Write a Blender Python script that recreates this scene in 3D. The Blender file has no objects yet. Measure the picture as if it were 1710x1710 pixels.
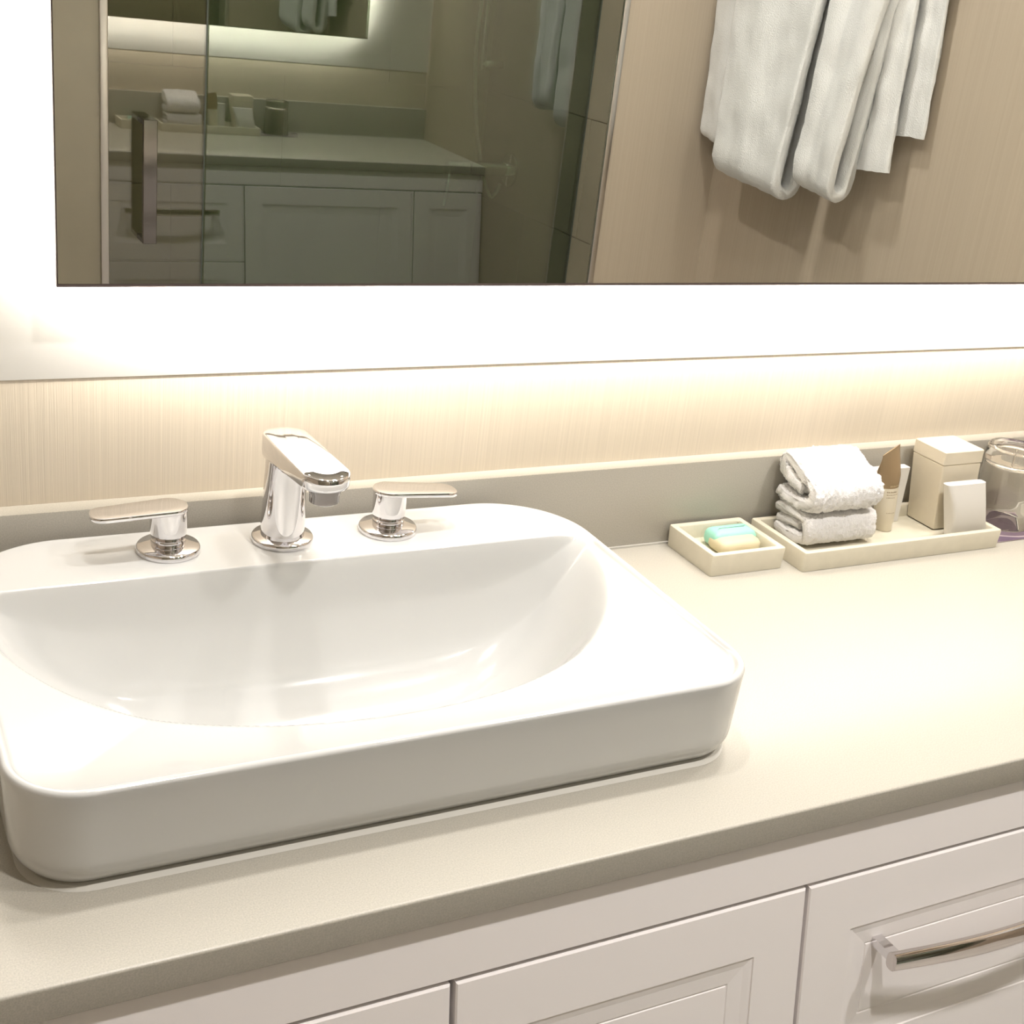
import bpy, bmesh, math, random
from mathutils import Vector, Matrix, noise
random.seed(7)
sc = bpy.context.scene
ZC = 0.86            # height of the counter top above the floor; everything is modelled with the counter top at z = 0 and lifted at the end
PI = math.pi

# ------------------------------------------------------------------ camera, world, lights, exposure
cam = bpy.data.cameras.new('camera')
cam.sensor_width = 36.0
cam.lens = 36.0 * 2188.57 / 1710.0
cam.clip_start = 0.01
cob = bpy.data.objects.new('camera', cam)
sc.collection.objects.link(cob)
_r = Vector((0.88657103, -0.44923686, 0.11035419)); _u = Vector((0.0810316, 0.38568309, 0.91906607)); _f = Vector((0.4554401, 0.80587517, -0.37833784))
M = Matrix((( _r.x, _u.x, -_f.x, -0.3521), (_r.y, _u.y, -_f.y, -1.1186), (_r.z, _u.z, -_f.z, 0.5706 + ZC), (0, 0, 0, 1)))
cob.matrix_world = M
sc.camera = cob

w = bpy.data.worlds.new('world'); sc.world = w; w.use_nodes = True
w.node_tree.nodes['Background'].inputs[0].default_value = (1, .95, .9, 1)
w.node_tree.nodes['Background'].inputs[1].default_value = 0.05
sc.view_settings.view_transform = 'Standard'
sc.view_settings.look = 'None'
sc.view_settings.gamma = 1.0
sc.view_settings.use_curve_mapping = False
sc.view_settings.exposure = 0.13
sc.cycles.max_bounces = 12
sc.cycles.diffuse_bounces = 4
sc.cycles.glossy_bounces = 8
sc.cycles.transmission_bounces = 8
sc.cycles.transparent_max_bounces = 12
sc.cycles.caustics_reflective = True
sc.cycles.sample_clamp_indirect = 6.0

WARM = (1.0, 0.945, 0.86)
def area(name, loc, rot, sx, sy, power, col=WARM, shape='RECTANGLE', spread=PI):
    l = bpy.data.lights.new(name, 'AREA'); l.shape = shape; l.size = sx
    if shape == 'RECTANGLE': l.size_y = sy
    l.energy = power; l.color = col; l.spread = spread
    o = bpy.data.objects.new(name, l); sc.collection.objects.link(o)
    o.location = Vector(loc) + Vector((0, 0, ZC)); o.rotation_euler = rot
    return o
MIRX0, MIRX1, MIRZ0, MIRZ1 = -0.1835, 1.235, 0.300, 1.20
CEIL = 1.60
LED = 10.0
ml = MIRX1 - MIRX0 - 0.09; mh = MIRZ1 - MIRZ0 - 0.09
cx_, cz_ = (MIRX0 + MIRX1) / 2, (MIRZ0 + MIRZ1) / 2
# the mirror's back-light: LED tape on the four sides of the box behind it, aimed outward and at the wall
area('led_tape_bottom', (cx_, -0.0355, MIRZ0 + .032), (math.radians(62), 0, 0), ml, 0.010, LED * ml)
area('led_tape_top', (cx_, -0.0355, MIRZ1 - .032), (math.radians(118), 0, 0), ml, 0.010, LED * ml)
area('led_tape_side', (MIRX0 + .032, -0.0355, cz_), (math.radians(90), 0, math.radians(28)), 0.010, mh, LED * mh)
area('led_tape_side', (MIRX1 - .032, -0.0355, cz_), (math.radians(90), 0, math.radians(-28)), 0.010, mh, LED * mh)
# recessed ceiling downlights (their rings are built below)
DOWN = [(0.02, -0.16, 4.7), (0.55, -0.16, 4.7), (1.08, -0.16, 4.7), (0.12, -1.0, 9.4), (0.90, -1.0, 9.4), (0.78, -1.80, 1.6)]  # last entry is an added lamp, for highlights on the shower valve
for x, y, p in DOWN:
    area('downlight_lamp', (x, y, CEIL - 0.012), (0, 0, 0), 0.09, 0, p, (1, .965, .93), 'DISK', math.radians(150))

# ------------------------------------------------------------------ materials
def lin(c):
    return tuple(((v / 255.0) / 12.92 if v / 255.0 <= 0.04045 else ((v / 255.0 + 0.055) / 1.055) ** 2.4) for v in c) + (1,)
def mat(name, col, rough=.5, metal=0.0, spec=.5, coat=0, sheen=0, bump=None, var=None, lincol=False):
    m = bpy.data.materials.new(name); m.use_nodes = True; nt = m.node_tree; N = nt.nodes; L = nt.links
    b = N['Principled BSDF']
    c = tuple(col) + (1,) if lincol and len(col) == 3 else (col if lincol else lin(col))
    b.inputs['Base Color'].default_value = c
    b.inputs['Roughness'].default_value = rough; b.inputs['Metallic'].default_value = metal
    b.inputs['Specular IOR Level'].default_value = spec; b.inputs['Coat Weight'].default_value = coat
    b.inputs['Coat Roughness'].default_value = .03
    b.inputs['Sheen Weight'].default_value = sheen
    tc = N.new('ShaderNodeTexCoord')
    if var:      # (scale xyz, amount, detail)
        mp = N.new('ShaderNodeMapping'); mp.inputs['Scale'].default_value = var[0]
        nz = N.new('ShaderNodeTexNoise'); nz.inputs['Scale'].default_value = 1; nz.inputs['Detail'].default_value = var[2]
        L.new(tc.outputs['Object'], mp.inputs[0]); L.new(mp.outputs[0], nz.inputs['Vector'])
        mr = N.new('ShaderNodeMapRange'); mr.inputs[1].default_value = .25; mr.inputs[2].default_value = .75
        mr.inputs[3].default_value = 1 - var[1]; mr.inputs[4].default_value = 1 + var[1]
        L.new(nz.outputs['Fac'], mr.inputs[0])
        mx = N.new('ShaderNodeVectorMath'); mx.operation = 'SCALE'; mx.inputs[0].default_value = c[:3]
        L.new(mr.outputs[0], mx.inputs['Scale']); L.new(mx.outputs[0], b.inputs['Base Color'])
    if bump:     # (scale xyz, strength, distance)
        mp = N.new('ShaderNodeMapping'); mp.inputs['Scale'].default_value = bump[0]
        nz = N.new('ShaderNodeTexNoise'); nz.inputs['Scale'].default_value = 1; nz.inputs['Detail'].default_value = 3
        L.new(tc.outputs['Object'], mp.inputs[0]); L.new(mp.outputs[0], nz.inputs['Vector'])
        bp = N.new('ShaderNodeBump'); bp.inputs['Strength'].default_value = bump[1]; bp.inputs['Distance'].default_value = bump[2]
        L.new(nz.outputs['Fac'], bp.inputs['Height']); L.new(bp.outputs[0], b.inputs['Normal'])
    return m
S3 = lambda a: (a, a, a)
M_china = mat('glazed_china', (.575, .575, .56), .12, spec=.55, coat=.35, lincol=True)
M_chrome = mat('polished_chrome', (.76, .745, .755), .035, 1.0, lincol=True)
M_pull = mat('pull_chrome', (.66, .62, .60), .06, 1.0, lincol=True)
M_quartz = mat('warm_grey_quartz', (.435, .41, .355), .30, spec=.45, lincol=True, var=(S3(900), .14, 2))
M_cab = mat('white_lacquer', (.93, .885, .88), .42, spec=.35, lincol=True)
M_dark = mat('dark_gap', (.05, .045, .04), .8, lincol=True)
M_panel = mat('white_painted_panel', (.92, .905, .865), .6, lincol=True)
M_paper = mat('stria_wallpaper', (.58, .51, .41), .65, lincol=True, var=((430, 1, 1.2), .08, 6), bump=((900, 900, 9), .25, .0006))
M_beige = mat('beige_wallcovering', (.40, .335, .26), .65, lincol=True, var=((260, 260, 2.0), .05, 4))
M_tile = mat('shower_tile', (.20, .175, .125), .38, lincol=True, var=((6, 6, 6), .12, 5))
M_grout = mat('pale_grout', (.26, .23, .17), .8, lincol=True)
M_floor = mat('floor_stone', (.58, .55, .51), .4, lincol=True, var=((8, 8, 8), .1, 4))
M_ceil = mat('ceiling_paint', (.80, .77, .72), .8, lincol=True)
M_towel = mat('terry_cotton', (.86, .845, .835), .95, spec=.1, sheen=.3, lincol=True, bump=(S3(900), .9, .0016))
M_bath = mat('bath_towel_cotton', (.64, .64, .63), .95, spec=.1, sheen=.3, lincol=True, bump=(S3(420), .6, .002))
M_resin = mat('cream_resin', (.62, .575, .46), .45, spec=.4, lincol=True, var=(S3(70), .04, 3))
M_marble = mat('cream_marble', (.68, .615, .49), .35, spec=.4, lincol=True, var=(S3(40), .04, 3))
M_card = mat('white_card', (.66, .635, .59), .55, lincol=True)
M_tubew = mat('ivory_plastic', (.66, .60, .48), .35, lincol=True)
M_tubeb = mat('bronze_plastic', (.27, .19, .105), .38, metal=.25, lincol=True)
M_ink = mat('brown_ink', (.30, .23, .15), .7, lincol=True)
M_inkl = mat('light_gold_ink', (.46, .36, .22), .5, lincol=True)
M_teal = mat('mint_label', (.36, .74, .62), .35, lincol=True)
M_soap = mat('cream_soap', (.70, .60, .42), .4, lincol=True)
M_mauve = mat('mauve_print', (.14, .095, .125), .6, lincol=True, var=(S3(60), .1, 3))
M_mauved = mat('deep_mauve_print', (.10, .065, .105), .6, lincol=True, var=(S3(60), .1, 3))
M_mat = mat('pale_pink_paper', (.40, .335, .335), .6, lincol=True)
M_steel = mat('brushed_steel', (.62, .59, .56), .28, 1.0, lincol=True)
M_blackm = mat('dark_polished_metal', (.26, .24, .23), .10, 1.0, lincol=True)
M_mirror = mat('mirror_silver', (.86, .87, .83), .002, 1.0, lincol=True)
M_edge = mat('mirror_edge', (.12, .09, .085), .4, lincol=True)
M_seal = mat('glass_edge', (.05, .06, .05), .3, lincol=True)
M_caulk = mat('caulk', (.55, .53, .48), .6, lincol=True)

def thin_glass(name, tint, base, edge):
    m = bpy.data.materials.new(name); m.use_nodes = True; nt = m.node_tree; N = nt.nodes; L = nt.links
    for n in list(N):
        if n.type == 'BSDF_PRINCIPLED': N.remove(n)
    out = [n for n in N if n.type == 'OUTPUT_MATERIAL'][0]
    tr = N.new('ShaderNodeBsdfTransparent'); tr.inputs[0].default_value = tint
    gl = N.new('ShaderNodeBsdfGlossy'); gl.inputs['Roughness'].default_value = 0.0; gl.inputs[0].default_value = (1, 1, 1, 1)
    lw = N.new('ShaderNodeLayerWeight'); lw.inputs['Blend'].default_value = .5
    pw = N.new('ShaderNodeMath'); pw.operation = 'POWER'; pw.inputs[1].default_value = 4.0
    ma = N.new('ShaderNodeMath'); ma.operation = 'MULTIPLY_ADD'; ma.inputs[1].default_value = edge; ma.inputs[2].default_value = base
    mx = N.new('ShaderNodeMixShader')
    L.new(lw.outputs['Facing'], pw.inputs[0]); L.new(pw.outputs[0], ma.inputs[0]); L.new(ma.outputs[0], mx.inputs[0])
    L.new(tr.outputs[0], mx.inputs[1]); L.new(gl.outputs[0], mx.inputs[2]); L.new(mx.outputs[0], out.inputs[0])
    return m
M_shglass = thin_glass('green_shower_glass', (.60, .69, .58, 1), .165, .5)
M_dglass = thin_glass('clear_door_glass', (.84, .82, .76, 1), .12, .5)
M_wrap = thin_glass('clear_wrap', (.96, .97, .95, 1), .012, .10)
M_glass = bpy.data.materials.new('tumbler_glass'); M_glass.use_nodes = True
_b = M_glass.node_tree.nodes['Principled BSDF']; _b.inputs['Base Color'].default_value = (.97, .96, .93, 1)
_b.inputs['Roughness'].default_value = 0.0; _b.inputs['Transmission Weight'].default_value = 1.0; _b.inputs['IOR'].default_value = 1.48
def emit(name, col, s):
    m = bpy.data.materials.new(name); m.use_nodes = True; b = m.node_tree.nodes['Principled BSDF']
    b.inputs['Emission Color'].default_value = tuple(col) + (1,); b.inputs['Emission Strength'].default_value = s
    b.inputs['Base Color'].default_value = (.8, .8, .8, 1); return m
M_lamp = emit('lamp_lens', (1, .93, .84), 14)

# ------------------------------------------------------------------ helpers
C = sc.collection
def link_mesh(name, bm, m, parent=None, smooth=False, angle=None):
    me = bpy.data.meshes.new(name)
    bmesh.ops.recalc_face_normals(bm, faces=bm.faces[:])
    if smooth:
        for f in bm.faces: f.smooth = True
        if angle is not None:
            for e in bm.edges:
                if len(e.link_faces) == 2 and e.calc_face_angle(0) > angle: e.smooth = False
    bm.to_mesh(me); bm.free(); me.materials.append(m)
    o = bpy.data.objects.new(name, me); C.objects.link(o)
    if parent is not None:
        o.parent = parent
        o.matrix_parent_inverse = Matrix.Translation(parent.location).inverted()
    return o
def box_bm(x0, x1, y0, y1, z0, z1, bev=0, seg=2, bm=None, top=None):
    """axis-aligned box; top = (dx, dy) shift of the upper face"""
    own = bm is None
    b = bmesh.new()
    vs = []
    for z in (z0, z1):
        dx, dy = (top if (top and z == z1) else (0, 0))
        for x, y in ((x0, y0), (x1, y0), (x1, y1), (x0, y1)): vs.append(b.verts.new((x + dx, y + dy, z)))
    b.faces.new(vs[0:4][::-1]); b.faces.new(vs[4:8])
    for i in range(4):
        j = (i + 1) % 4; b.faces.new((vs[i], vs[j], vs[4 + j], vs[4 + i]))
    if bev: bmesh.ops.bevel(b, geom=b.edges[:], offset=bev, segments=seg, profile=.5, affect='EDGES')
    if own: return b
    me = bpy.data.meshes.new('tmp'); b.to_mesh(me); b.free(); bm.from_mesh(me); bpy.data.meshes.remove(me)
    return bm
def box(name, x0, x1, y0, y1, z0, z1, m, parent=None, bev=0, seg=2, top=None):
    return link_mesh(name, box_bm(x0, x1, y0, y1, z0, z1, bev, seg, top=top), m, parent, smooth=bev > 0, angle=math.radians(40))
def thing(name, label, cat, loc=(0, 0, 0), group=None):
    o = bpy.data.objects.new(name, None); C.objects.link(o); o.location = loc; o.empty_display_size = .02
    o['label'] = label; o['category'] = cat
    if group: o['group'] = group
    return o
def tag(o, label, cat, group=None):
    o['label'] = label; o['category'] = cat
    if group: o['group'] = group
    return o
def struct(o, label=None):
    o['kind'] = 'structure'
    if label: o['label'] = label
    return o
def loft(rings, close_a=True, close_b=True, cyclic=True, bm=None):
    bm = bm or bmesh.new(); rv = [[bm.verts.new(p) for p in r] for r in rings]; n = len(rings[0])
    for a, b in zip(rv, rv[1:]):
        for i in range(n if cyclic else n - 1):
            j = (i + 1) % n; bm.faces.new((a[i], a[j], b[j], b[i]))
    if close_a: bm.faces.new(rv[0][::-1])
    if close_b: bm.faces.new(rv[-1])
    return bm
def lathe(prof, cx, cy, n=48, sx=1, sy=1, caps=True):
    return loft([[(cx + sx * r * math.cos(2 * PI * k / n), cy + sy * r * math.sin(2 * PI * k / n), z) for k in range(n)] for r, z in prof], caps, caps)
def sweep(path, r, n=12, up=(0, 0, 1), rad=None):
    path = [Vector(p) for p in path]; rings = []
    for i, p in enumerate(path):
        d = (path[min(i + 1, len(path) - 1)] - path[max(i - 1, 0)]).normalized()
        a = d.cross(Vector(up)); a = a.normalized() if a.length > 1e-4 else d.orthogonal().normalized(); b = a.cross(d)
        rr = rad[i] if rad else r
        rings.append([p + a * rr * math.cos(2 * PI * k / n) + b * rr * math.sin(2 * PI * k / n) for k in range(n)])
    return loft(rings)
def rrect(x0, x1, y0, y1, r, n=8):
    rs = r if isinstance(r, (list, tuple)) else [r] * 4    # order: right-front, right-back, left-back, left-front
    pts = []
    for (cx, cy, a0), q in zip(((x1, y0, -90), (x1, y1, 0), (x0, y1, 90), (x0, y0, 180)), rs):
        sx = -1 if cx == x1 else 1; sy = 1 if cy == y0 else -1
        for k in range(n + 1):
            a = math.radians(a0 + 90 * k / n); pts.append((cx + sx * q + q * math.cos(a), cy + sy * q + q * math.sin(a)))
    return pts
def smooth01(t):
    t = max(0., min(1., t)); return t * t * (3 - 2 * t)

# ------------------------------------------------------------------ the room
XL, XR, YB = -1.10, 1.467, -1.4585
FL = -ZC
struct(box('wall_back', XL - .12, XR + .12, 0, .12, FL, CEIL, M_paper), 'cream striated wallpaper wall behind the counter')
struct(box('wall_left', XL - .12, XL, -2.06, 0, FL, CEIL, M_beige))
struct(box('wall_right', XR, XR + .12, -2.06, 0, FL, CEIL, M_beige), 'beige wall that the white towels hang on')
struct(box('floor', XL - .12, XR + .12, -2.2, .12, FL - .1, FL, M_floor))
struct(box('ceiling', XL - .12, XR + .12, -2.2, .12, CEIL, CEIL + .1, M_ceil))
# wall beside the shower opening (beige) with its steel corner trim
struct(box('wall_front', 1.184, XR, -2.06, YB, FL, CEIL, M_beige), 'beige wall between shower opening and towel wall')
struct(box('wall_shower_left', XL, .1275, -1.60, -1.493, FL, CEIL, M_tile), 'brown tiled wall left of the shower door')
struct(box('trim_1', 1.174, 1.188, YB - .004, YB + .004, FL, CEIL, M_steel, bev=.0015), 'thin pale metal corner strip of shower opening')
struct(box('trim_2', .124, .139, -1.566, -1.487, FL, CEIL, M_steel, bev=.003), 'metal strip on the tiled wall edge beside the shower door')

# tiled shower walls: separate tiles with recessed grout
def tiled(name, u0, u1, z0, z1, tw, th, place, label, zoff=0.0, uoff=0.0):
    e = thing(name, label, 'wall'); del e['category']; e['kind'] = 'structure'
    link_mesh('grout', place(u0, u1, z0, z1, 0.0, .0075), M_grout, e)
    cache = {}; row = 0; z = z0 + zoff - th
    while z < z1:
        a, b_ = max(z, z0), min(z + th, z1)
        if b_ - a > .01:
            u = u0 + uoff - tw * (1.5 if row % 2 else 1)
            while u < u1:
                c_, d_ = max(u, u0), min(u + tw, u1)
                if d_ - c_ > .01:
                    link_mesh('tile', place(c_ + .0009, d_ - .0009, a + .0009, b_ - .0009, .0075, .010), M_tile, e)
                u += tw
        z += th; row += 1
    return e
tiled('wall_shower_back', .1275, 1.184, FL, CEIL, .52, .26, lambda a, b, c, d, p, q: box_bm(a, b, -2.06 + p, -2.06 + q, c, d), 'olive brown tiled back wall of the shower', .115)
tiled('wall_shower_right', -2.05, YB - .004, FL, CEIL, .52, .26, lambda a, b, c, d, p, q: box_bm(1.184 - q, 1.184 - p, a, b, c, d), 'brown tiled side wall of the shower', .115)
struct(box('wall_shower_far', XL - .12, XR + .12, -2.14, -2.06, FL, CEIL, M_tile))

# counter zone: painted panel the mirror hangs on
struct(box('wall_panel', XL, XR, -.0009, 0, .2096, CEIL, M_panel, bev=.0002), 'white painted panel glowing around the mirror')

# ------------------------------------------------------------------ mirror
e = thing('mirror', 'large backlit wall mirror above the counter, reflecting shower and towels', 'mirror', ((MIRX0 + MIRX1) / 2, 0, MIRZ0))
box('back_box', MIRX0 + .05, MIRX1 - .05, -.040, -.0045, MIRZ0 + .05, MIRZ1 - .05, M_steel, e)
# baffle strips added around the LED tape to block its spill below the panel
for q in ((MIRX0 + .011, MIRX1 - .011, MIRZ0 + .006, MIRZ0 + .0075), (MIRX0 + .011, MIRX1 - .011, MIRZ1 - .0075, MIRZ1 - .006), (MIRX0 + .006, MIRX0 + .0075, MIRZ0 + .008, MIRZ1 - .008), (MIRX1 - .0075, MIRX1 - .006, MIRZ0 + .008, MIRZ1 - .008)):
    box('spill_baffle', q[0], q[1], -.0402, -.0320, q[2], q[3], M_steel, e)
box('edge_strip', MIRX0, MIRX1, -.0445, -.040, MIRZ0, MIRZ1, M_edge, e)
box('mirror_glass', MIRX0 + .001, MIRX1 - .001, -.0452, -.0446, MIRZ0 + .0028, MIRZ1 - .001, M_mirror, e)

# ------------------------------------------------------------------ downlights
for i, (x, y, p) in enumerate(DOWN):
    d = thing('recessed_downlight', ['recessed ceiling downlight above the sink', 'recessed ceiling downlight above the middle of the counter', 'recessed ceiling downlight above the counter end by the towel wall', 'recessed ceiling downlight in front of the shower door', 'recessed ceiling downlight in front of the fixed shower glass', 'added ceiling downlight inside the shower, for highlights on the valve'][i], 'downlight', (x, y, CEIL), 'recessed ceiling downlights')
    link_mesh('ring', loft([[(x + r * math.cos(2 * PI * k / 32), y + r * math.sin(2 * PI * k / 32), z) for k in range(32)] for r, z in ((.052, CEIL), (.066, CEIL), (.066, CEIL - .004), (.050, CEIL - .006), (.048, CEIL - .002), (.052, CEIL))], False, False), M_card, d, True)

# ------------------------------------------------------------------ counter with splash
SX0, SX1, SY0, SY1, HS = -0.2755, 0.2965, -0.4190, -0.0385, 0.078   # sink footprint and rim height
CF = -0.492
def counter_bm():
    bm = bmesh.new()
    X = [XL, SX0 + .05, SX1 - .05, XR]; Y = [CF, SY0 + .04, SY1 - .045, 0]
    g = {}
    for k, z in enumerate((-.0255, 0)):
        for i, x in enumerate(X):
            for j, y in enumerate(Y): g[i, j, k] = bm.verts.new((x, y, z))
    for i in range(3):
        for j in range(3):
            if (i, j) == (1, 1): continue
            bm.faces.new((g[i, j, 1], g[i + 1, j, 1], g[i + 1, j + 1, 1], g[i, j + 1, 1]))
            bm.faces.new((g[i, j, 0], g[i, j + 1, 0], g[i + 1, j + 1, 0], g[i + 1, j, 0]))
    def side(a, b): bm.faces.new((g[a + (0,)], g[b + (0,)], g[b + (1,)], g[a + (1,)]))
    for i in range(3): side((i, 0), (i + 1, 0)); side((i + 1, 3), (i, 3)); side((3, i), (3, i + 1)); side((0, i + 1), (0, i))
    side((1, 1), (1, 2)); side((1, 2), (2, 2)); side((2, 2), (2, 1)); side((2, 1), (1, 1))
    bmesh.ops.recalc_face_normals(bm, faces=bm.faces[:])
    ed = [e_ for e_ in bm.edges if all(abs(v.co.y - CF) < 1e-5 for v in e_.verts) and abs(e_.verts[0].co.z - e_.verts[1].co.z) < 1e-5]
    bmesh.ops.bevel(bm, geom=ed, offset=.0022, segments=3, profile=.5, affect='EDGES')
    return bm
e = thing('countertop', 'cream grey stone countertop with low backsplash', 'countertop', (0.6, -.25, 0))
link_mesh('slab', counter_bm(), M_quartz, e, True, math.radians(50))
box('backsplash', XL, XR, -.0211, 0, .0002, .0955, M_quartz, e, .0012)
box('caulk_line', SX1, XR, -.0235, -.021, 0, .0022, M_caulk, e)

# ------------------------------------------------------------------ vanity cabinet (front leans out slightly towards its foot)
KC = .17; YC0 = -.482
def fy(z, off=0.0): return YC0 - off + KC * (z + .0255)
def slab_front(x0, x1, z0, z1, t=.018, off=0.0, rails=None, bev=.0012):
    """door or drawer front lying in the leaning front plane, local frame (u = x, v = along slope, w = outward)"""
    bm = bmesh.new()
    def P(x, z, wv): return (x, fy(z, off) - wv, z)
    def quadring(a, b, c, d, w0, w1, lastw=None):
        pass
    L = []
    def ring(i, w_): return [bm.verts.new(P(x, z, w_)) for x, z in ((x0 + i, z0 + i), (x1 - i, z0 + i), (x1 - i, z1 - i), (x0 + i, z1 - i))]
    spec = [(0, -t), (0, -bev), (bev, 0)] + (rails or [])
    rs = [ring(i, w_) for i, w_ in spec]
    for a, b in zip(rs, rs[1:]):
        for i in range(4):
            j = (i + 1) % 4; bm.faces.new((a[i], a[j], b[j], b[i]))
    bm.faces.new(rs[0][::-1]); bm.faces.new(rs[-1])
    return bm
ZB = FL + .10
# door moulding: flat frame, shallow cove down to a bead, groove, then raised flat panel
MOULD = [(.0480, 0), (.0486, -.0010), (.0510, -.0013), (.0560, -.0026), (.0690, -.0040), (.0698, -.0048), (.0706, -.0048), (.0712, -.0040)]
cabt = thing('vanity_cabinet', 'white vanity cabinet with moulded doors and drawers under the countertop', 'cabinet', (.6, -.3, FL))
bm = loft([[(x, fy(z, -.021), z), (x, -.02, z)][::1] for x, z in ((XL, -.0257),)], False, False) if False else bmesh.new()
# carcass: four-sided prism with leaning front, no top over the basin
vs = [bm.verts.new(p) for p in ((XL, fy(-.0257, -.021), -.0257), (XR, fy(-.0257, -.021), -.0257), (XR, fy(ZB, -.021), ZB), (XL, fy(ZB, -.021), ZB), (XL, -.02, -.0257), (XR, -.02, -.0257), (XR, -.02, ZB), (XL, -.02, ZB))]
for q in ((3, 2, 1, 0), (4, 5, 6, 7), (0, 4, 7, 3), (1, 2, 6, 5), (2, 3, 7, 6)): bm.faces.new([vs[i] for i in q])
link_mesh('carcass', bm, M_dark, cabt)
link_mesh('top_rail', slab_front(XL, XR, -.0768, -.0262, .018, .002), M_cab, cabt)
box('toe_kick', XL, XR, -.45, -.43, FL, ZB, M_cab, cabt)
TOP = -.0800
doorspec = [(XL + .002, -.7250), (-.7215, -.3630), (-.3595, -.0022), (.0022, .3128)]
for a, b_ in doorspec:
    link_mesh('door', slab_front(a, b_, ZB, TOP, .018, .002, MOULD), M_cab, cabt)
DZ = [(-.2855, TOP), (-.492, -.2875), (ZB, -.494)]
def pull_bm(xa, xb, zc, y_of):
    rings = []; n = 64
    for i in range(n + 1):
        t = i / n; s = max(0, math.sin(PI * t))
        x = xa + (xb - xa) * t
        wv = .0225 + .0110 * s
        hh = .0082 + .0022 * s; th = .0056 - .0008 * s
        yo = y_of(zc) - wv
        rings.append([(x, yo + th * math.copysign(abs(math.cos(a)) ** .7, math.cos(a)), zc + hh * math.copysign(abs(math.sin(a)) ** .7, math.sin(a))) for a in [2 * PI * q / 20 for q in range(20)]])
    return loft(rings)
for k, (z0, z1) in enumerate(DZ):
    d = link_mesh('drawer', slab_front(.3165, .724, z0, z1, .018, .002, MOULD if k == 0 else MOULD), M_cab, cabt)
    zc = -.1492 if k == 0 else (z0 + z1) / 2
    hd = link_mesh('handle', pull_bm(.3920, .648, zc, lambda z: fy(z, .002)), M_pull, d, True, math.radians(60))
    hd['label'] = 'curved chrome handle'
    for px_ in (.399, .641): link_mesh('handle_post', box_bm(px_ - .005, px_ + .005, fy(zc, .002) - .022, fy(zc, .002) + .006, zc - .004, zc + .004), M_chrome, d)
for a, b_ in ((.7278, 1.24), (1.2435, XR - .002)):
    link_mesh('door', slab_front(a, b_, ZB, TOP, .018, .002, MOULD), M_cab, cabt)

# ------------------------------------------------------------------ sink
RB, RF = .090, .050
def sdf(x, y):
    """distance inside the sink outline (positive inside)"""
    r = RB if y > (SY0 + SY1) / 2 else RF
    cx, cy = (SX0 + SX1) / 2, (SY0 + SY1) / 2; hx, hy = (SX1 - SX0) / 2, (SY1 - SY0) / 2
    qx, qy = abs(x - cx) - (hx - r), abs(y - cy) - (hy - r)
    return -(math.hypot(max(qx, 0), max(qy, 0)) + min(max(qx, qy), 0) - r)
def extent(y):
    x0, x1 = SX0, SX1
    for r, yy, s in ((RB, SY1, 1), (RF, SY0, -1)):
        d = r - abs(yy - y)
        if d > 0:
            q = r - math.sqrt(max(r * r - d * d, 0)); x0, x1 = SX0 + q, SX1 - q
    return x0, x1
YD = -.1335                      # front edge of the tap deck
BC, BA, BB = 0.006, .268, .224      # bowl centre x, half width, reach to the front
def sink_z(x, y):
    d = sdf(x, y); z = HS
    rf = .0035
    if d < rf: z -= rf - math.sqrt(max(rf * rf - (rf - max(d, 0)) ** 2, 0))
    s = YD - y
    ex = min(1.0, max(0.0, (abs(x - BC) - .22) / .06))
    dk = smooth01((s + .002) / .022)                  # leaving the deck
    # sloping shelf inside the thin rim
    shelf = (.0035 * smooth01((d - .0045) / .0045) + .020 * (1 - math.exp(-max(d - .006, 0) / .055)))
    z -= shelf * dk
    # deep bowl
    if s > -.006:
        rho = (abs((x - BC) / BA) ** 2.0 + abs(max(s, 0) / BB) ** 2.0) ** .5
        t = 1 - rho
        # soft shoulder along the curved crease
        if t > -.04:
            k = (t + .04)
            g = 0.0
            g = .118 * (1 - math.exp(-max(k - .0, 0) ** 1.35 / .12))
            L = .105
            q = min(1, max(0, (s + .004) / L))
            back = math.sqrt(max(0, 1 - (1 - q) ** 2.6))
            back *= smooth01((s + .004) / .007)
            z -= g * back
    return z
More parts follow.
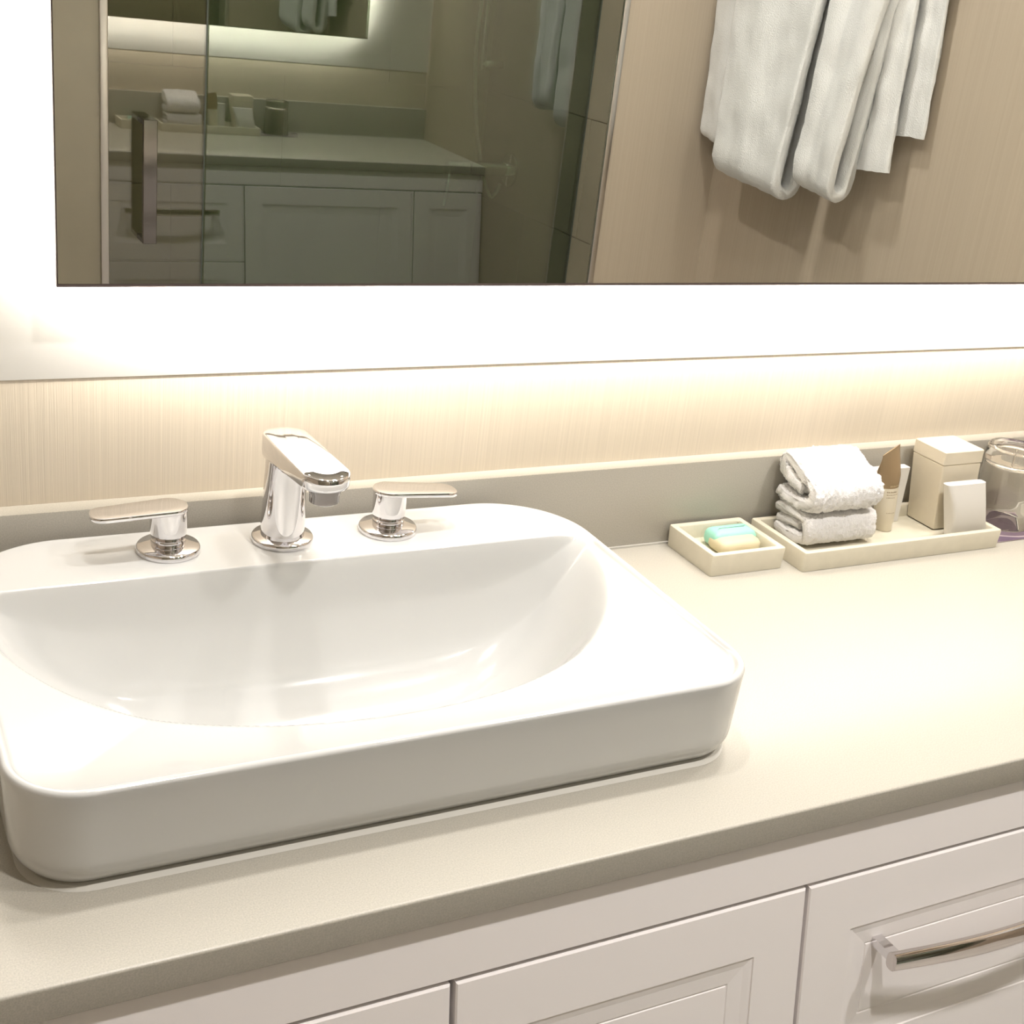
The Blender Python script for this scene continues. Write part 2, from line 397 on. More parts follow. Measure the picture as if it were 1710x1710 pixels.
def sink_bm():
    bm = bmesh.new(); ys = []
    y = SY0
    NY = 170
    # row positions: fine near both ends and the deck edge
    cand = [SY0 + RF * (1 - math.cos(PI / 2 * k / 24)) for k in range(24)]
    cand += [SY0 + RF + (YD - .022 - SY0 - RF) * k / 90 for k in range(90)]
    cand += [YD - .022 + .034 * k / 40 for k in range(40)]
    cand += [YD + .012 + (SY1 - RB - YD - .012) * k / 4 for k in range(4)] if SY1 - RB > YD + .012 else []
    y_ = max(cand[-1] + .0009, SY1 - RB)
    cand += [y_ + (SY1 - y_) * math.sin(PI / 2 * k / 40) for k in range(41)]
    NX = 210; rows = []
    for y in cand:
        a, b = extent(y)
        row = []
        for i in range(NX + 1):
            u = i / NX
            u = .5 - .5 * math.cos(PI * u) if True else u
            u = .6 * u + .4 * (i / NX)
            x = a + (b - a) * u
            row.append(bm.verts.new((x, y, sink_z(x, y))))
        rows.append(row)
    for r0, r1 in zip(rows, rows[1:]):
        for i in range(NX): bm.faces.new((r0[i], r0[i + 1], r1[i + 1], r1[i]))
    loop = rows[0][:] + [r[-1] for r in rows[1:]] + rows[-1][-2::-1] + [r[0] for r in rows[-2:0:-1]]
    cx, cy = (SX0 + SX1) / 2, (SY0 + SY1) / 2
    prev = loop
    for k in range(1, 15):
        t = k / 14.0; z = (HS - .0035) * (1 - t) + .0006 * t
        ins = .0035 * t + .010 * max(0, (t - .72) / .28) ** 2.2
        cur = []
        for v in loop:
            x, y = v.co.x, v.co.y
            e_ = 1e-4; gx = (sdf(x + e_, y) - sdf(x - e_, y)); gy = (sdf(x, y + e_) - sdf(x, y - e_)); n = math.hypot(gx, gy) or 1
            cur.append(bm.verts.new((x + gx / n * ins, y + gy / n * ins, z)))
        m_ = len(loop)
        for i in range(m_):
            j = (i + 1) % m_; bm.faces.new((prev[i], cur[i], cur[j], prev[j]))
        prev = cur
    return bm
sink = thing('sink', 'white rectangular china vessel sink with rounded corners set on the counter', 'sink', ((SX0 + SX1) / 2, (SY0 + SY1) / 2, 0))
_sb = sink_bm(); bmesh.ops.remove_doubles(_sb, verts=_sb.verts[:], dist=1e-6)
link_mesh('basin', _sb, M_china, sink, True, math.radians(70))
# drain in the bottom of the bowl
zb = sink_z(BC, -.262)
link_mesh('drain', lathe([(.002, zb + .004), (.022, zb + .0035), (.0245, zb + .002), (.026, zb - .004)], BC, -.262), M_chrome, sink, True)
# thin bead of caulk round the foot
bm = bmesh.new()
pts_o = rrect(SX0 + .012, SX1 - .012, SY0 + .0085, SY1 - .010, [RF - .01, RB - .01, RB - .01, RF - .01], 10)
pts_i = rrect(SX0 + .020, SX1 - .020, SY0 + .017, SY1 - .018, [RF - .015, RB - .015, RB - .015, RF - .015], 10)
bm = loft([[(x, y, .0001) for x, y in [(a * 1.0, b * 1.0) for a, b in rrect(SX0 + .0065, SX1 - .0065, SY0 + .004, SY1 - .006, [RF - .005, RB - .005, RB - .005, RF - .005], 10)]], [(x, y, .0018) for x, y in pts_o], [(x, y, .0018) for x, y in pts_i]], False, False)
link_mesh('caulk_bead', bm, M_caulk, sink)

# ------------------------------------------------------------------ taps
YT = -.0835
def escutcheon(x, parent, r=.0272):
    z = HS
    link_mesh('base_flange', lathe([(.004, z), (r - .0005, z), (r, z + .001), (r, z + .0045), (r - .0012, z + .0060), (.012, z + .0068), (.004, z + .0068)], x, YT, 64), M_chrome, parent, True, math.radians(50))
# spout: elliptical column flowing into a flat rounded head that reaches over the basin
sp = thing('faucet_spout', 'polished chrome faucet spout standing between its two lever handles', 'faucet', (0, YT, HS))
escutcheon(0, sp, .0277)
def stadium(cx, y0, y1, hw, n=12, flat=.8):
    """closed outline, rounded front and back, in plan"""
    pts = []
    for k in range(n + 1):
        a = -PI + PI * k / n; pts.append((cx + hw * math.cos(a), y0 + hw * flat + hw * flat * math.sin(a)))
    for k in range(n + 1):
        a = PI * k / n; pts.append((cx + hw * math.cos(a), y1 - hw * flat + hw * flat * math.sin(a)))
    return pts
rings = []
for z, hx, hy, yc in ((HS + .006, .0195, .0195, YT), (HS + .020, .0196, .0193, YT), (HS + .045, .0190, .0190, YT - .001), (HS + .066, .0186, .0190, YT - .002), (HS + .078, .0186, .0196, YT - .003), (HS + .086, .0187, .0210, YT - .005), (HS + .092, .0188, .024, YT - .0085)):
    rings.append([(hx * math.cos(2 * PI * k / 48), yc + hy * math.sin(2 * PI * k / 48), z) for k in range(48)])
link_mesh('column', loft(rings), M_chrome, sp, True, math.radians(50))
# head: outline in plan lofted with a gently rising under-side
def head_bm():
    y1, y0, hw = YT + .0215, -.2020, .0203
    out = stadium(0, y0, y1, hw, 14, .85)
    def ztop(y): return .1790 + .0062 * smooth01((YT + .02 - y) / .118) - .0035 * smooth01((-.17 - y) / .04)
    def zbot(y):
        t = (YT - .01 - y) / .11
        return .1560 + .0135 * smooth01(t) if y < YT - .01 else .1560
    def ins(f, dz, fn):
        r = []
        for x, y in out:
            cy = min(max(y, y0 + hw), y1 - hw); r.append((x * f, cy + (y - cy) * f, fn(cy + (y - cy) * f) + dz))
        return r
    rings = [ins(.30, 0, zbot), ins(.80, 0, zbot), ins(.93, .0012, zbot), ins(.985, .004, zbot), ins(1, .0085, lambda y: zbot(y)), ins(1.0, -.0042, ztop), ins(.992, -.0020, ztop), ins(.965, -.0006, ztop), ins(.90, .0, ztop), ins(.6, .0004, ztop), ins(.25, .0005, ztop)]
    return loft(rings)
link_mesh('spout_head', head_bm(), M_chrome, sp, True, math.radians(45))
link_mesh('aerator', lathe([(.004, .1560), (.0105, .1560), (.0122, .1572), (.0125, .1640), (.0132, .1655), (.0135, .172)], 0, -.1835, 40), M_blackm, sp, True, math.radians(40))
link_mesh('drain_rod', sweep([(0, YT + .0195, HS + .006), (0, YT + .026, HS + .04), (0, YT + .0265, HS + .085)], .0018, 10), M_chrome, sp, True)
link_mesh('rod_knob', lathe([(.001, HS + .090), (.0035, HS + .089), (.0040, HS + .086), (.0030, HS + .083), (.001, HS + .082)], 0, YT + .0265, 20), M_chrome, sp, True)

def handle_thing(x, s, label):
    h = thing('lever_tap', label, 'tap', (x, YT, HS), 'lever handles beside the spout')
    escutcheon(x, h)
    link_mesh('post', lathe([(.0140, HS + .006), (.0148, HS + .0075), (.0150, HS + .012), (.0142, HS + .013), (.0150, HS + .0145), (.0156, HS + .022), (.0160, HS + .037), (.0160, HS + .0392)], x, YT, 48), M_chrome, h, True, math.radians(35))
    # lever plate: round over the post, running out sideways to a softly rounded, slightly narrower end
    zt = HS + .0388; outl = []
    n = 16
    for k in range(n + 1):
        a = PI / 2 + PI * k / n; outl.append((.0165 * math.cos(a), .0165 * math.sin(a)))
    Lx = .0665
    tipr = .0138; droop = .0015 if s < 0 else .0060; fwd = -.0035 if s < 0 else -.0005
    for k in range(n + 1):
        a = -PI / 2 + PI * k / n; outl.append((Lx - tipr * 1.0 + tipr * 1.0 * math.copysign(abs(math.cos(a)) ** .8, math.cos(a)), tipr * math.copysign(abs(math.sin(a)) ** .8, math.sin(a))))
    def pl(f, z):
        r = []
        for ox, oy in outl:
            cxx = min(max(ox, 0), Lx - tipr)
            ax, ay = cxx + (ox - cxx) * f, oy * f
            r.append((x + s * ax, YT + ay + fwd * min(1, max(0, ax / .03)), z - droop * max(0, ax / Lx) ** 1.3))
        return r
    link_mesh('lever', loft([pl(.5, zt - .0004), pl(.95, zt - .0002), pl(1, zt + .0006), pl(1, zt + .0026), pl(.97, zt + .0038), pl(.85, zt + .0042), pl(.4, zt + .0042)]), M_chrome, h, True, math.radians(50))
    return h
handle_thing(-.102, -1, 'chrome lever handle left of the spout, lever pointing to the left')
handle_thing(.102, 1, 'chrome lever handle right of the spout, lever pointing to the right')

# ------------------------------------------------------------------ trays
def tray_bm(x0, x1, y0, y1, h, wall, base, z=0.0003, flare=.0015):
    fl_ = flare
    R = lambda a, b, c, d, zz, r: [(px, py, zz) for px, py in rrect(a, b, c, d, r, 4)]
    rings = [R(x0 + fl_, x1 - fl_, y0 + fl_, y1 - fl_, z, .003), R(x0 + .0005, x1 - .0005, y0 + .0005, y1 - .0005, z + h - .0015, .003), R(x0 + .001, x1 - .001, y0 + .001, y1 - .001, z + h, .003),
             R(x0 + wall - .0008, x1 - wall + .0008, y0 + wall - .0008, y1 - wall + .0008, z + h, .002), R(x0 + wall, x1 - wall, y0 + wall, y1 - wall, z + h - .0012, .002), R(x0 + wall + .001, x1 - wall - .001, y0 + wall + .001, y1 - wall - .001, z + base, .002)]
    return loft(rings)
tag(link_mesh('soap_dish', tray_bm(.4665, .5655, -.1130, -.0250, .0245, .0085, .0085), M_resin, None, True, math.radians(30)), 'small square cream resin soap dish beside the long tray', 'soap dish')
tag(link_mesh('vanity_tray', tray_bm(.5795, .8800, -.1285, -.0265, .0225, .0085, .0080), M_resin, None, True, math.radians(30)), 'long rectangular cream resin tray holding washcloths and toiletries', 'tray')

# ------------------------------------------------------------------ wrapped soap
so = thing('wrapped_soap', 'bar of soap in clear wrap with a mint green label, in the dish', 'soap', (.525, -.07, .009))
def pillow(x0, x1, y0, y1, z0, z1, r=.010):
    R = lambda i, zz: [(px, py, zz) for px, py in rrect(x0 + i, x1 - i, y0 + i, y1 - i, max(r - i * .5, .002), 6)]
    h = z1 - z0
    return loft([R(.005, z0), R(.0015, z0 + h * .1), R(0, z0 + h * .3), R(0, z0 + h * .65), R(.002, z0 + h * .85), R(.0055, z0 + h * .97), R(.012, z1)])
link_mesh('soap_bar', pillow(.498, .553, -.0885, -.0535, .0092, .0255), M_soap, so, True)
link_mesh('label', pillow(.4990, .5560, -.0730, -.0460, .0100, .0302, .006), M_teal, so, True)['label'] = 'mint green label'
bm = pillow(.4925, .5600, -.0940, -.0440, .0090, .0308, .012)
bmesh.ops.subdivide_edges(bm, edges=bm.edges[:], cuts=2, use_grid_fill=True)
for v in bm.verts:
    n_ = noise.noise(v.co * 160) * .0016; v.co += Vector((n_, n_ * .6, n_ * .7 if v.co.z > .012 else 0))
link_mesh('wrap', bm, M_wrap, so, True)
for s, xx in ((-1, .4935), (1, .559)):
    bm = bmesh.new()
    g = [[bm.verts.new((xx + s * i * .0035, -.086 + j * .0042 + .0, .0105 + .0045 * math.exp(-i * .8) + .0022 * math.sin(j * 1.7 + i) + .002)) for j in range(9)] for i in range(5)]
    for a, b in zip(g, g[1:]):
        for j in range(8): bm.faces.new((a[j], a[j + 1], b[j + 1], b[j]))
    link_mesh('wrap_end', bm, M_wrap, so, True)
box('sticker', .5195, .5265, -.0945, -.0938, .0110, .0150, M_ink, so)

# ------------------------------------------------------------------ folded cloths
def ribbon_pts(path, h):
    """outline of a thick ribbon following a 2D centre line, rounded ends"""
    n = len(path); L = []; R = []
    for i, p in enumerate(path):
        a = path[max(i - 1, 0)]; b = path[min(i + 1, n - 1)]
        dx, dy = b[0] - a[0], b[1] - a[1]; l = math.hypot(dx, dy) or 1; nx, ny = -dy / l, dx / l
        hh = h[i] if isinstance(h, list) else h
        if i in (0, n - 1): hh *= .55
        L.append((p[0] + nx * hh, p[1] + ny * hh)); R.append((p[0] - nx * hh, p[1] - ny * hh))
    return L + R[::-1]
def spline(pts, m=6):
    out = []; n = len(pts)
    for i in range(n - 1):
        p0, p1, p2, p3 = pts[max(i - 1, 0)], pts[i], pts[i + 1], pts[min(i + 2, n - 1)]
        for k in range(m):
            t = k / m
            out.append(tuple(.5 * ((2 * p1[c]) + (-p0[c] + p2[c]) * t + (2 * p0[c] - 5 * p1[c] + 4 * p2[c] - p3[c]) * t * t + (-p0[c] + 3 * p1[c] - 3 * p2[c] + p3[c]) * t ** 3) for c in range(len(p1))))
    out.append(tuple(pts[-1])); return out
def cloth(name, path, h, x0, x1, m, parent, fluff=.0014, nx=110, fsc=380, skew=0.0, seed=0.0, pillowy=.004):
    path = [(a_, b_ + .0030) for a_, b_ in path]
    pts = ribbon_pts(spline(path, 9), h); rings = []
    cyy = sum(p[0] for p in pts) / len(pts); czz = sum(p[1] for p in pts) / len(pts)
    for i in range(nx + 1):
        u = i / nx; x = x0 + (x1 - x0) * u
        edge = min(u, 1 - u) * (x1 - x0)
        sh = 1 - max(0, 1 - edge / .007) ** 2 * .42
        cl = spline(path, 9)
        ring = []
        ctr = cl + cl[::-1]
        for (py, pz), (qy, qz) in zip(pts, ctr):
            yy = qy + (py - qy) * sh; zz = qz + (pz - qz) * sh
            ring.append((x + skew * (yy - cyy), yy, zz))
        rings.append(ring)
    bm = loft(rings)
    bm.normal_update()
    for v in bm.verts:
        q = v.co * fsc + Vector((seed, 0, 0)); d = noise.noise(q) * fluff + noise.noise(v.co * 55 + Vector((seed, 3, 1))) * .0022
        v.co += v.normal * d
    return link_mesh(name, bm, m, parent, True)
ta = tag(cloth('washcloth', [(-.0410, .0160), (-.055, .0140), (-.080, .0150), (-.0905, .0190), (-.0912, .0280), (-.0865, .0380), (-.070, .0412), (-.050, .0405), (-.0360, .0385)], .0066, .6050, .7060, M_towel, None, fluff=.0016, seed=3, skew=-.05), 'folded white terry washcloth lying on the tray, lower of the two', 'washcloth', 'folded washcloths on the tray')
# inner layer of the lower cloth so the fold reads solid
link = cloth('inner_fold', [(-.041, .0268), (-.055, .0272), (-.078, .0277)], .0058, .6062, .7045, M_towel, ta, seed=9, skew=-.05)
tb = tag(cloth('washcloth', [(-.0340, .0590), (-.047, .0550), (-.070, .0545), (-.0885, .0585), (-.0950, .0690), (-.0895, .0800), (-.068, .0890), (-.052, .0965), (-.043, .0990), (-.0365, .0950), (-.0380, .0865), (-.050, .0790), (-.074, .0720)], .0082, .6025, .7010, M_towel, None, fluff=.0026, seed=21, skew=.0), 'thick folded white terry washcloth on top of the other one', 'washcloth', 'folded washcloths on the tray')

# ------------------------------------------------------------------ tube of lotion
tu = thing('lotion_tube', 'small ivory squeeze tube with bronze upper half, standing on its cap', 'tube', (.752, -.062, .008))
def tube_ring(z, hw, ht, cx, cy, rot, n=28):
    ca, sa = math.cos(rot), math.sin(rot); r = []
    for k in range(n):
        a = 2 * PI * k / n; c, s = math.cos(a), math.sin(a)
        u, v = hw * c, ht * s
        r.append((cx + u * ca - v * sa, cy + u * sa + v * ca, z))
    return r
def tube_at(t): # t 0 bottom .. 1 top
    return (.7525 - .0125 * t, -.0620 + .002 * t)
RT = math.radians(9)
zb0, zb1, zb2 = .0085, .0640, .1085
prof = [(.0085, .0100, .0100), (.0095, .0108, .0108), (.0180, .0108, .0108), (.0195, .0120, .0118), (.035, .0138, .0122), (.050, .0155, .0118), (.0640, .0165, .0110)]
link_mesh('tube_body', loft([tube_ring(z, a, b, *tube_at((z - .0085) / .1), RT) for z, a, b in prof]), M_tubew, tu, True, math.radians(40))
prof = [(.0641, .0160, .0111), (.070, .0182, .0103), (.077, .0200, .0090), (.087, .0203, .0063), (.097, .0204, .0038), (.1055, .0203, .0014), (.1095, .0202, .0009)]
bmt = loft([tube_ring(z + (.0 if z < .1 else 0), a, b, *tube_at((z - .0085) / .1), RT) for z, a, b in prof])
for v in bmt.verts:
    k_ = smooth01((v.co.z - .078) / .03); v.co.z += k_ * (v.co.x - .742) * .16; v.co.y += k_ * (v.co.x - .742) * .25
o = link_mesh('tube_sleeve', bmt, M_tubeb, tu, True, math.radians(40)); o['label'] = 'bronze upper half'
# small print: rows of tiny strokes
def print_rows(name, rows, m, parent):
    bm = bmesh.new(); random.seed(5)
    for z, u0, u1, h in rows:
        u = u0
        while u < u1:
            wv = random.uniform(.0006, .0013); hh = h * random.uniform(.6, 1.0)
            t = (z - .0085) / .1; cx, cy = tube_at(t)
            hw = .0138 + (z - .035) * .09; ht = .0122 - max(0, z - .05) * .09
            if z > .0641: hw, ht = .0168, .0108
            def S(uu, zz, k=1.012):
                a = math.asin(max(-.98, min(.98, uu / hw))); c, s = math.sin(a) * hw * k, -math.cos(a) * ht * k
                return (cx + c * math.cos(RT) - s * math.sin(RT), cy + c * math.sin(RT) + s * math.cos(RT), zz)
            q = [S(u, z), S(u + wv, z), S(u + wv, z + hh), S(u, z + hh)]
            bm.faces.new([bm.verts.new(p) for p in q]); u += wv + random.uniform(.0003, .0007)
    return link_mesh(name, bm, m, parent)
print_rows('printed_text', [(.0590, -.0105, .0040, .0018), (.0560, -.0105, .0065, .0010), (.0525, -.0105, -.0010, .0011), (.0330, -.0085, .0030, .0008)], M_ink, tu)
print_rows('printed_name', [(.0660, -.0070, .0110, .0024)], M_inkl, tu)

# ------------------------------------------------------------------ white carton behind the tube
tag(box('carton', .7350, .7900, -.0480, -.0365, .0083, .0790, M_card, None, .0006, 1), 'flat white carton standing behind the lotion tube', 'box')

# ------------------------------------------------------------------ lidded marble canister and pillow pack
cn = thing('canister', 'cream square lidded canister standing at the tray end', 'canister', (.837, -.058, .008))
def prism(x0, x1, y0, y1, z0, X0, X1, Y0, Y1, z1, r=.002):
    A = rrect(x0, x1, y0, y1, r, 4); B = rrect(X0, X1, Y0, Y1, r, 4)
    Ai = rrect(x0 + .001, x1 - .001, y0 + .001, y1 - .001, r, 4); Bi = rrect(X0 + .001, X1 - .001, Y0 + .001, Y1 - .001, r, 4)
    return loft([[(*p, z0) for p in Ai], [(*p, z0 + .001) for p in A], [(*p, z1 - .001) for p in B], [(*p, z1) for p in Bi]])
link_mesh('canister_body', prism(.8150, .8740, -.0820, -.0360, .0095, .8035, .8655, -.0840, -.0330, .0930), M_marble, cn, True, math.radians(35))
link_mesh('foot', prism(.8165, .8720, -.0800, -.0370, .0082, .8165, .8720, -.0800, -.0370, .0096), M_dark, cn)
link_mesh('canister_lid', prism(.8030, .8660, -.0845, -.0325, .0933, .8030, .8655, -.0845, -.0325, .1100), M_marble, cn, True, math.radians(35))
pk = None
def pillow_pack():
    """flat carton with concave curved side folds, leaning on the canister"""
    W, H, T = .0620, .0680, .0215; nu, nv = 10, 18; rings = []
    for j in range(nv + 1):
        v = j / nv; z = H * v; bulge = max(0, math.sin(PI * v))
        half = W / 2 - .0035 * bulge; tt = T * .5 * (.55 + .45 * bulge)
        r = []
        for k in range(40):
            a = 2 * PI * k / 40; c, s = math.cos(a), math.sin(a)
            x = half * math.copysign(abs(c) ** .25, c); y = tt * math.copysign(abs(s) ** .45, s)
            r.append((x, y, z))
        rings.append(r)
    return loft(rings)
bm = pillow_pack()
bmesh.ops.transform(bm, matrix=Matrix.Translation((.8455, -.1045, .0090)) @ Matrix(((1, 0, -.27, 0), (0, 1, .06, 0), (0, 0, 1, 0), (0, 0, 0, 1))), verts=bm.verts[:])
pk = tag(link_mesh('pillow_pack', bm, M_card, None, True, math.radians(40)), 'small white curved-edge paper pack leaning in front of the cream canister', 'packet')

# ------------------------------------------------------------------ upturned glass on its printed paper mat
GX, GY = .9470, -.0620
pm = thing('paper_mat', 'flat mauve leaf-print paper mat under the drinking glass', 'paper mat', (.96, -.07, 0))
bm = bmesh.new()
P_ = [(.886, -.1175), (1.00, -.1165), (1.030, -.0235), (.905, -.0235)]
a = [bm.verts.new((x, y, .0003)) for x, y in P_]; b = [bm.verts.new((x, y, .0012)) for x, y in P_]
bm.faces.new(a[::-1]); bm.faces.new(b)
for i in range(4): bm.faces.new((a[i], a[(i + 1) % 4], b[(i + 1) % 4], b[i]))
link_mesh('sheet', bm, M_mat, pm)
def leaf(pts, m, z=.0014):
    bm = bmesh.new(); q = spline(pts + [pts[0]], 5)[:-1]
    bm.faces.new([bm.verts.new((x, y, z)) for x, y in q]); bmesh.ops.triangulate(bm, faces=bm.faces[:])
    return link_mesh('printed_leaf', bm, m, pm)
leaf([(.905, -.040), (.9389, -.0400), (.9609, -.0475), (.985, -.070), (.972, -.096), (.945, -.1095), (.9091, -.099), (.900, -.070)], M_mauve)
leaf([(.889, -.105), (.9027, -.1025), (.9385, -.1135), (.972, -.1020), (.990, -.1130), (.985, -.1160), (.888, -.1165)], M_mauved)
leaf([(.9450, -.0395), (.9640, -.0355), (.9821, -.0345), (.9835, -.0480), (.9880, -.0640), (.9742, -.0520)], M_mauve)
leaf([(1.008, -.030), (1.0239, -.0300), (1.018, -.050), (1.002, -.056)], M_mauved)
link_mesh('printed_vein', sweep([(.915, -.083, .0015), (.935, -.083, .0015), (.952, -.077, .0015)], .0006, 6), M_mat, pm)
g0 = .0013
def closed_lathe(prof, cx, cy, n):
    bm = lathe(prof + [prof[0]], cx, cy, n, caps=False)
    bmesh.ops.remove_doubles(bm, verts=bm.verts[:], dist=1e-6)
    return bm
prof = [(.0378, g0), (.0385, g0 + .0012), (.0378, g0 + .02), (.0362, g0 + .050), (.0348, g0 + .074), (.0338, g0 + .0785), (.0345, g0 + .0815), (.0350, g0 + .088), (.0345, g0 + .0965), (.0325, g0 + .0995), (.0295, g0 + .0995), (.0280, g0 + .0975), (.014, g0 + .0965), (.0008, g0 + .0965)]
inner = [(.0008, g0 + .0795), (.020, g0 + .0800), (.0290, g0 + .0785), (.0318, g0 + .0735), (.0335, g0 + .050), (.0352, g0 + .02), (.0360, g0 + .0012), (.0366, g0)]
tag(link_mesh('drinking_glass', closed_lathe(prof + inner, GX, GY, 64), M_glass, None, True, math.radians(60)), 'clear drinking glass turned upside down beside the tray', 'glass')

# ------------------------------------------------------------------ shower glass, door handle, valve, rail
GYR = -1.549
LEAN = .0095          # the glass is a touch out of plumb
def lean(bm):
    for v in bm.verts: v.co.y += LEAN * (v.co.z - .10)
    return bm
def leanbox(name, x0, x1, y0, y1, z0, z1, m, parent=None): return link_mesh(name, lean(box_bm(x0, x1, y0, y1, z0, z1)), m, parent)
pn = tag(leanbox('fixed_glass', .3347, 1.1705, GYR - .009, GYR, FL + .012, 1.25, M_shglass), 'fixed clear shower glass panel right of the glass door', 'glass panel')
leanbox('edge_seal', 1.1705, 1.1738, GYR - .008, GYR - .001, FL + .012, 1.25, M_seal, pn)
sd = thing('shower_door', 'frameless clear glass shower door with a metal pull', 'glass door', (.24, GYR, FL))
leanbox('door_glass', .144, .3290, GYR - .009, GYR, FL + .012, 1.25, M_dglass, sd)
leanbox('edge_seal', .3292, .3322, GYR - .009, GYR, FL + .012, 1.25, M_seal, sd)
def pull_handle(y):
    bm = bmesh.new()
    xc, z0, z1, d, w_, t = .1980, .0173, .2472, .053, .0129, .010
    s = 1 if y >= GYR else -1
    box_bm(xc + .018 - w_, xc + .018 + w_, min(y + s * (d - t), y + s * d), max(y + s * (d - t), y + s * d), z0, z1, .001, 1, bm)
    for zz in (z0, z1 - t): box_bm(xc + .018 - w_, xc + .018 + w_, min(y, y + s * (d - t)), max(y, y + s * (d - t)), zz, zz + t, .001, 1, bm)
    return bm
link_mesh('pull_handle', lean(pull_handle(GYR)), M_blackm, sd)['label'] = 'rectangular polished metal pull'
vl = thing('shower_valve', 'chrome shower mixer valve with lever inside the shower', 'shower valve', (1.174, -1.88, .1267))
def cylx(x0, x1, r, y=-1.88, z=.1267, n=28):
    return loft([[(x, y + rr * math.cos(2 * PI * k / n), z + rr * math.sin(2 * PI * k / n)) for k in range(n)] for x, rr in ((x0, r * .9), (x0 + .001, r), (x1 - .001, r), (x1, r * .9))])
link_mesh('wall_plate', cylx(1.165, 1.1738, .040), M_chrome, vl, True, math.radians(40))
link_mesh('valve_body', cylx(1.062, 1.165, .0175), M_chrome, vl, True, math.radians(40))
link_mesh('valve_cap', cylx(1.000, 1.058, .0155), M_chrome, vl, True, math.radians(40))
link_mesh('lever', sweep([(1.006, -1.872, .1225), (1.001, -1.868, .082), (.993, -1.862, .038)], .0050, 10), M_chrome, vl, True)
rl = thing('shower_rail', 'vertical chrome slide rail inside the shower', 'shower rail', (1.152, -1.958, .30))
link_mesh('rail', sweep([(1.120, -1.985, .345), (1.120, -1.985, 1.0)], .0085, 14, up=(0, 1, 0)), M_chrome, rl, True)
for zz in (.36, .98):
    link_mesh('bracket', cylx(1.118, 1.1738, .009, -1.985, zz), M_chrome, rl, True)
tag(link_mesh('shower_hose', sweep(spline([(1.095, -1.955, .60), (1.085, -1.955, .42), (1.098, -1.95, .25), (1.125, -1.945, .12), (1.150, -1.935, .055), (1.160, -1.925, .060), (1.166, -1.915, .085)], 8), .005, 10, up=(0, 1, 0)), M_steel, None, True), 'flexible metal shower hose hanging by the slide rail', 'shower hose')

# ------------------------------------------------------------------ towels on the right wall
bar = thing('towel_bar', 'chrome towel bar on the beige wall, holding the bath towels', 'towel bar', (1.40, -1.05, .77))
link_mesh('bar', sweep([(1.395, -1.445, .770), (1.395, -.70, .770)], .008, 14), M_chrome, bar, True)
for yy in (-1.43, -.715):
    link_mesh('bracket', cylx(1.386, 1.4668, .010, yy, .770), M_chrome, bar, True)

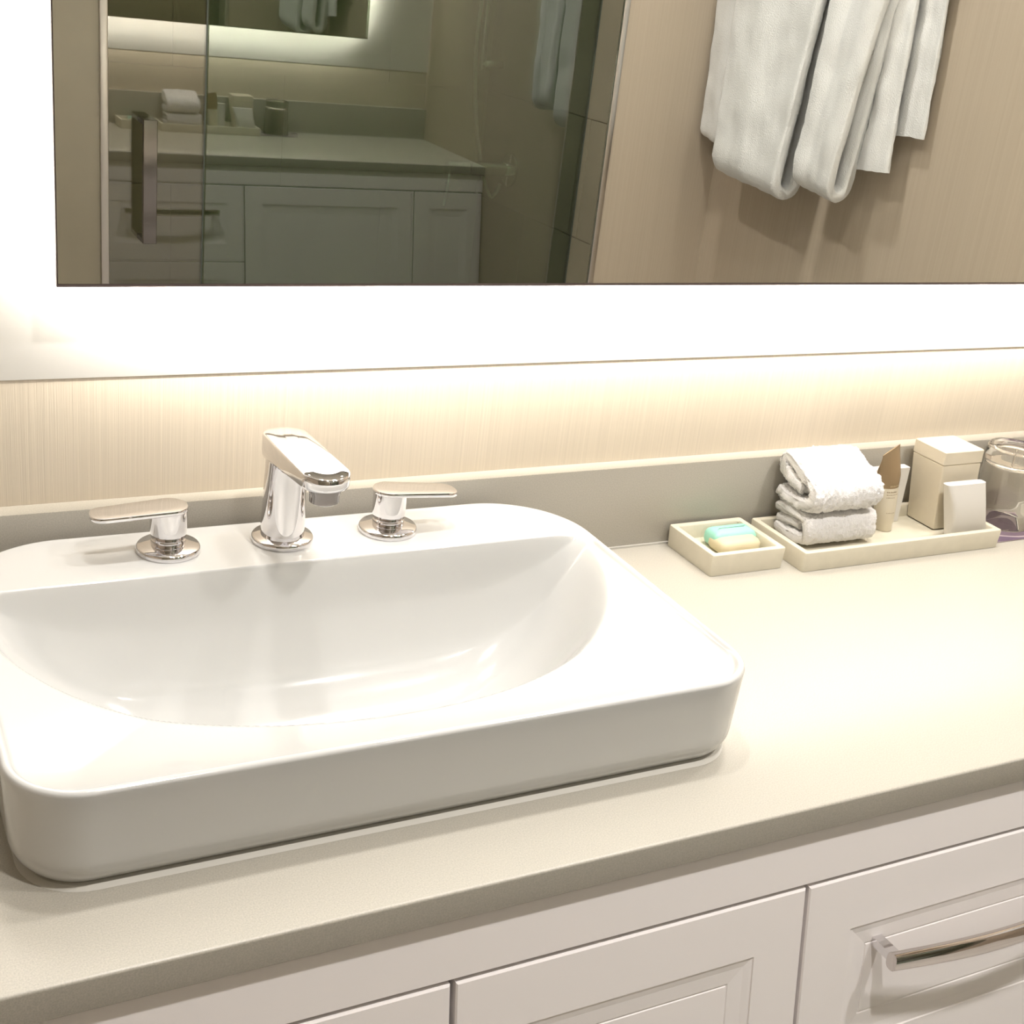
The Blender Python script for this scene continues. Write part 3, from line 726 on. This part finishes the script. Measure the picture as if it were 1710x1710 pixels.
def towel_slab(name, bl, br, top_l, top_r, depth, th, m, parent, seed=0.0, loop=True, drop=0.0, wr=.006, ns=40, nt=34):
    """a hanging folded length of towelling. bl, br: bottom left / right (x, y, z) of its front layer; top_*: where those edges reach the bar.
    The profile is a U (front layer, round fold at the foot, back layer) with real thickness; its right end shows the loop."""
    bl, br, tl, tr = Vector(bl), Vector(br), Vector(top_l), Vector(top_r)
    side = (br - bl).normalized(); upv = ((tl - bl) + (tr - br)).normalized(); nrm = side.cross(upv).normalized()
    if nrm.x < 0: nrm = -nrm       # towards the wall
    prof = []
    if loop:
        R = depth * .5
        for k in range(nt, 0, -1): prof.append((k / nt, 0.0, 0))
        for k in range(1, 12):
            a = PI * k / 12; prof.append((0, R - R * math.cos(a), -R * 1.15 * math.sin(a)))
        for k in range(1, nt + 1): prof.append((k / nt, 2 * R, 0))
    else:
        for k in range(nt, -1, -1): prof.append((k / nt, 0.0, 0))
    rings = []
    bm = bmesh.new()
    def P(s, t, n_, dz):
        a = bl.lerp(br, s); b = tl.lerp(tr, s); p = a.lerp(b, t)
        pinch = 1 - .55 * t if loop else 1
        w_ = wr * math.sin(s * 9.0 + seed + 1.5 * t) * (.4 + .9 * t) + wr * .7 * math.sin(s * 21 + seed * 2.1) * (.3 + t * .7) * .5
        return p + nrm * (n_ * pinch + w_) + Vector((0, 0, dz))
    cen = [[P(i / ns, *q) for q in prof] for i in range(ns + 1)]
    # offset to both sides of the centre sheet
    def norm(i, j):
        a = cen[min(i + 1, ns)][j] - cen[max(i - 1, 0)][j]; b = cen[i][min(j + 1, len(prof) - 1)] - cen[i][max(j - 1, 0)]
        return a.cross(b).normalized()
    for i in range(ns + 1):
        e_ = min(i, ns - i) / ns * (br - bl).length; hh = th * .5 * (1 - .35 * max(0, 1 - e_ / .006) ** 2)
        n_ = len(prof)
        A = [cen[i][j] + norm(i, j) * hh for j in range(n_)]; B = [cen[i][j] - norm(i, j) * hh for j in range(n_)][::-1]
        rings.append(A + B)
    bm = loft(rings, True, True, True)
    bm.normal_update()
    for v in bm.verts:
        v.co += v.normal * (noise.noise(v.co * 60 + Vector((seed, 0, 0))) * .0016 + noise.noise(v.co * 18 + Vector((seed, 5, 0))) * .004)
    return link_mesh(name, bm, m, parent, True, math.radians(75))
t1 = thing('bath_towel', 'white bath towel on the bar, farthest from the mirror, its foot a thick rounded fold', 'bath towel', (1.35, -1.22, .25), 'white bath towels on the bar')
towel_slab('front_fold', (1.3545, -1.3121, 0.2713), (1.3545, -1.0839, 0.2515), (1.3761, -1.3551, 0.7595), (1.3761, -1.0452, 0.7595), 0.052, 0.0215, M_bath, t1, 1.0)
towel_slab('back_fold', (1.4062, -1.4455, 0.3049), (1.4062, -1.269, 0.2816), (1.4062, -1.4585, 0.7595), (1.4062, -1.2863, 0.7595), 0.026, 0.01, M_bath, t1, 2.0)
t2 = thing('bath_towel', 'white bath towel on the bar, the middle one of the three hanging cloths', 'bath towel', (1.35, -1.0, .26), 'white bath towels on the bar')
towel_slab('front_fold', (1.3631, -1.0480, 0.2825), (1.3631, -0.9376, 0.2704), (1.3804, -1.0380, 0.7595), (1.3804, -0.8902, 0.7595), 0.046, 0.0190, M_bath, t2, 3.3)
towel_slab('back_fold', (1.4191, -1.0021, 0.2902), (1.4191, -0.8558, 0.3066), (1.4148, -0.9763, 0.7595), (1.4148, -0.8816, 0.7595), 0.02, 0.009, M_bath, t2, 4.4, loop=False)
t3 = thing('hand_towel', 'thin straight white cloth end hanging nearest the mirror side of the bar', 'hand towel', (1.43, -.85, .37))
towel_slab('towel_sheet', (1.4449, -0.9246, 0.3703), (1.4449, -0.811, 0.3738), (1.4449, -0.9246, 0.7595), (1.4449, -0.8342, 0.7595), 0.02, 0.007, M_bath, t3, 6.1, loop=False, wr=.003)

# ------------------------------------------------------------------ lift everything so that the floor is at z = 0
for o in list(sc.objects):
    if o.parent is None and o.type in ('MESH', 'EMPTY'):
        o.location.z += ZC
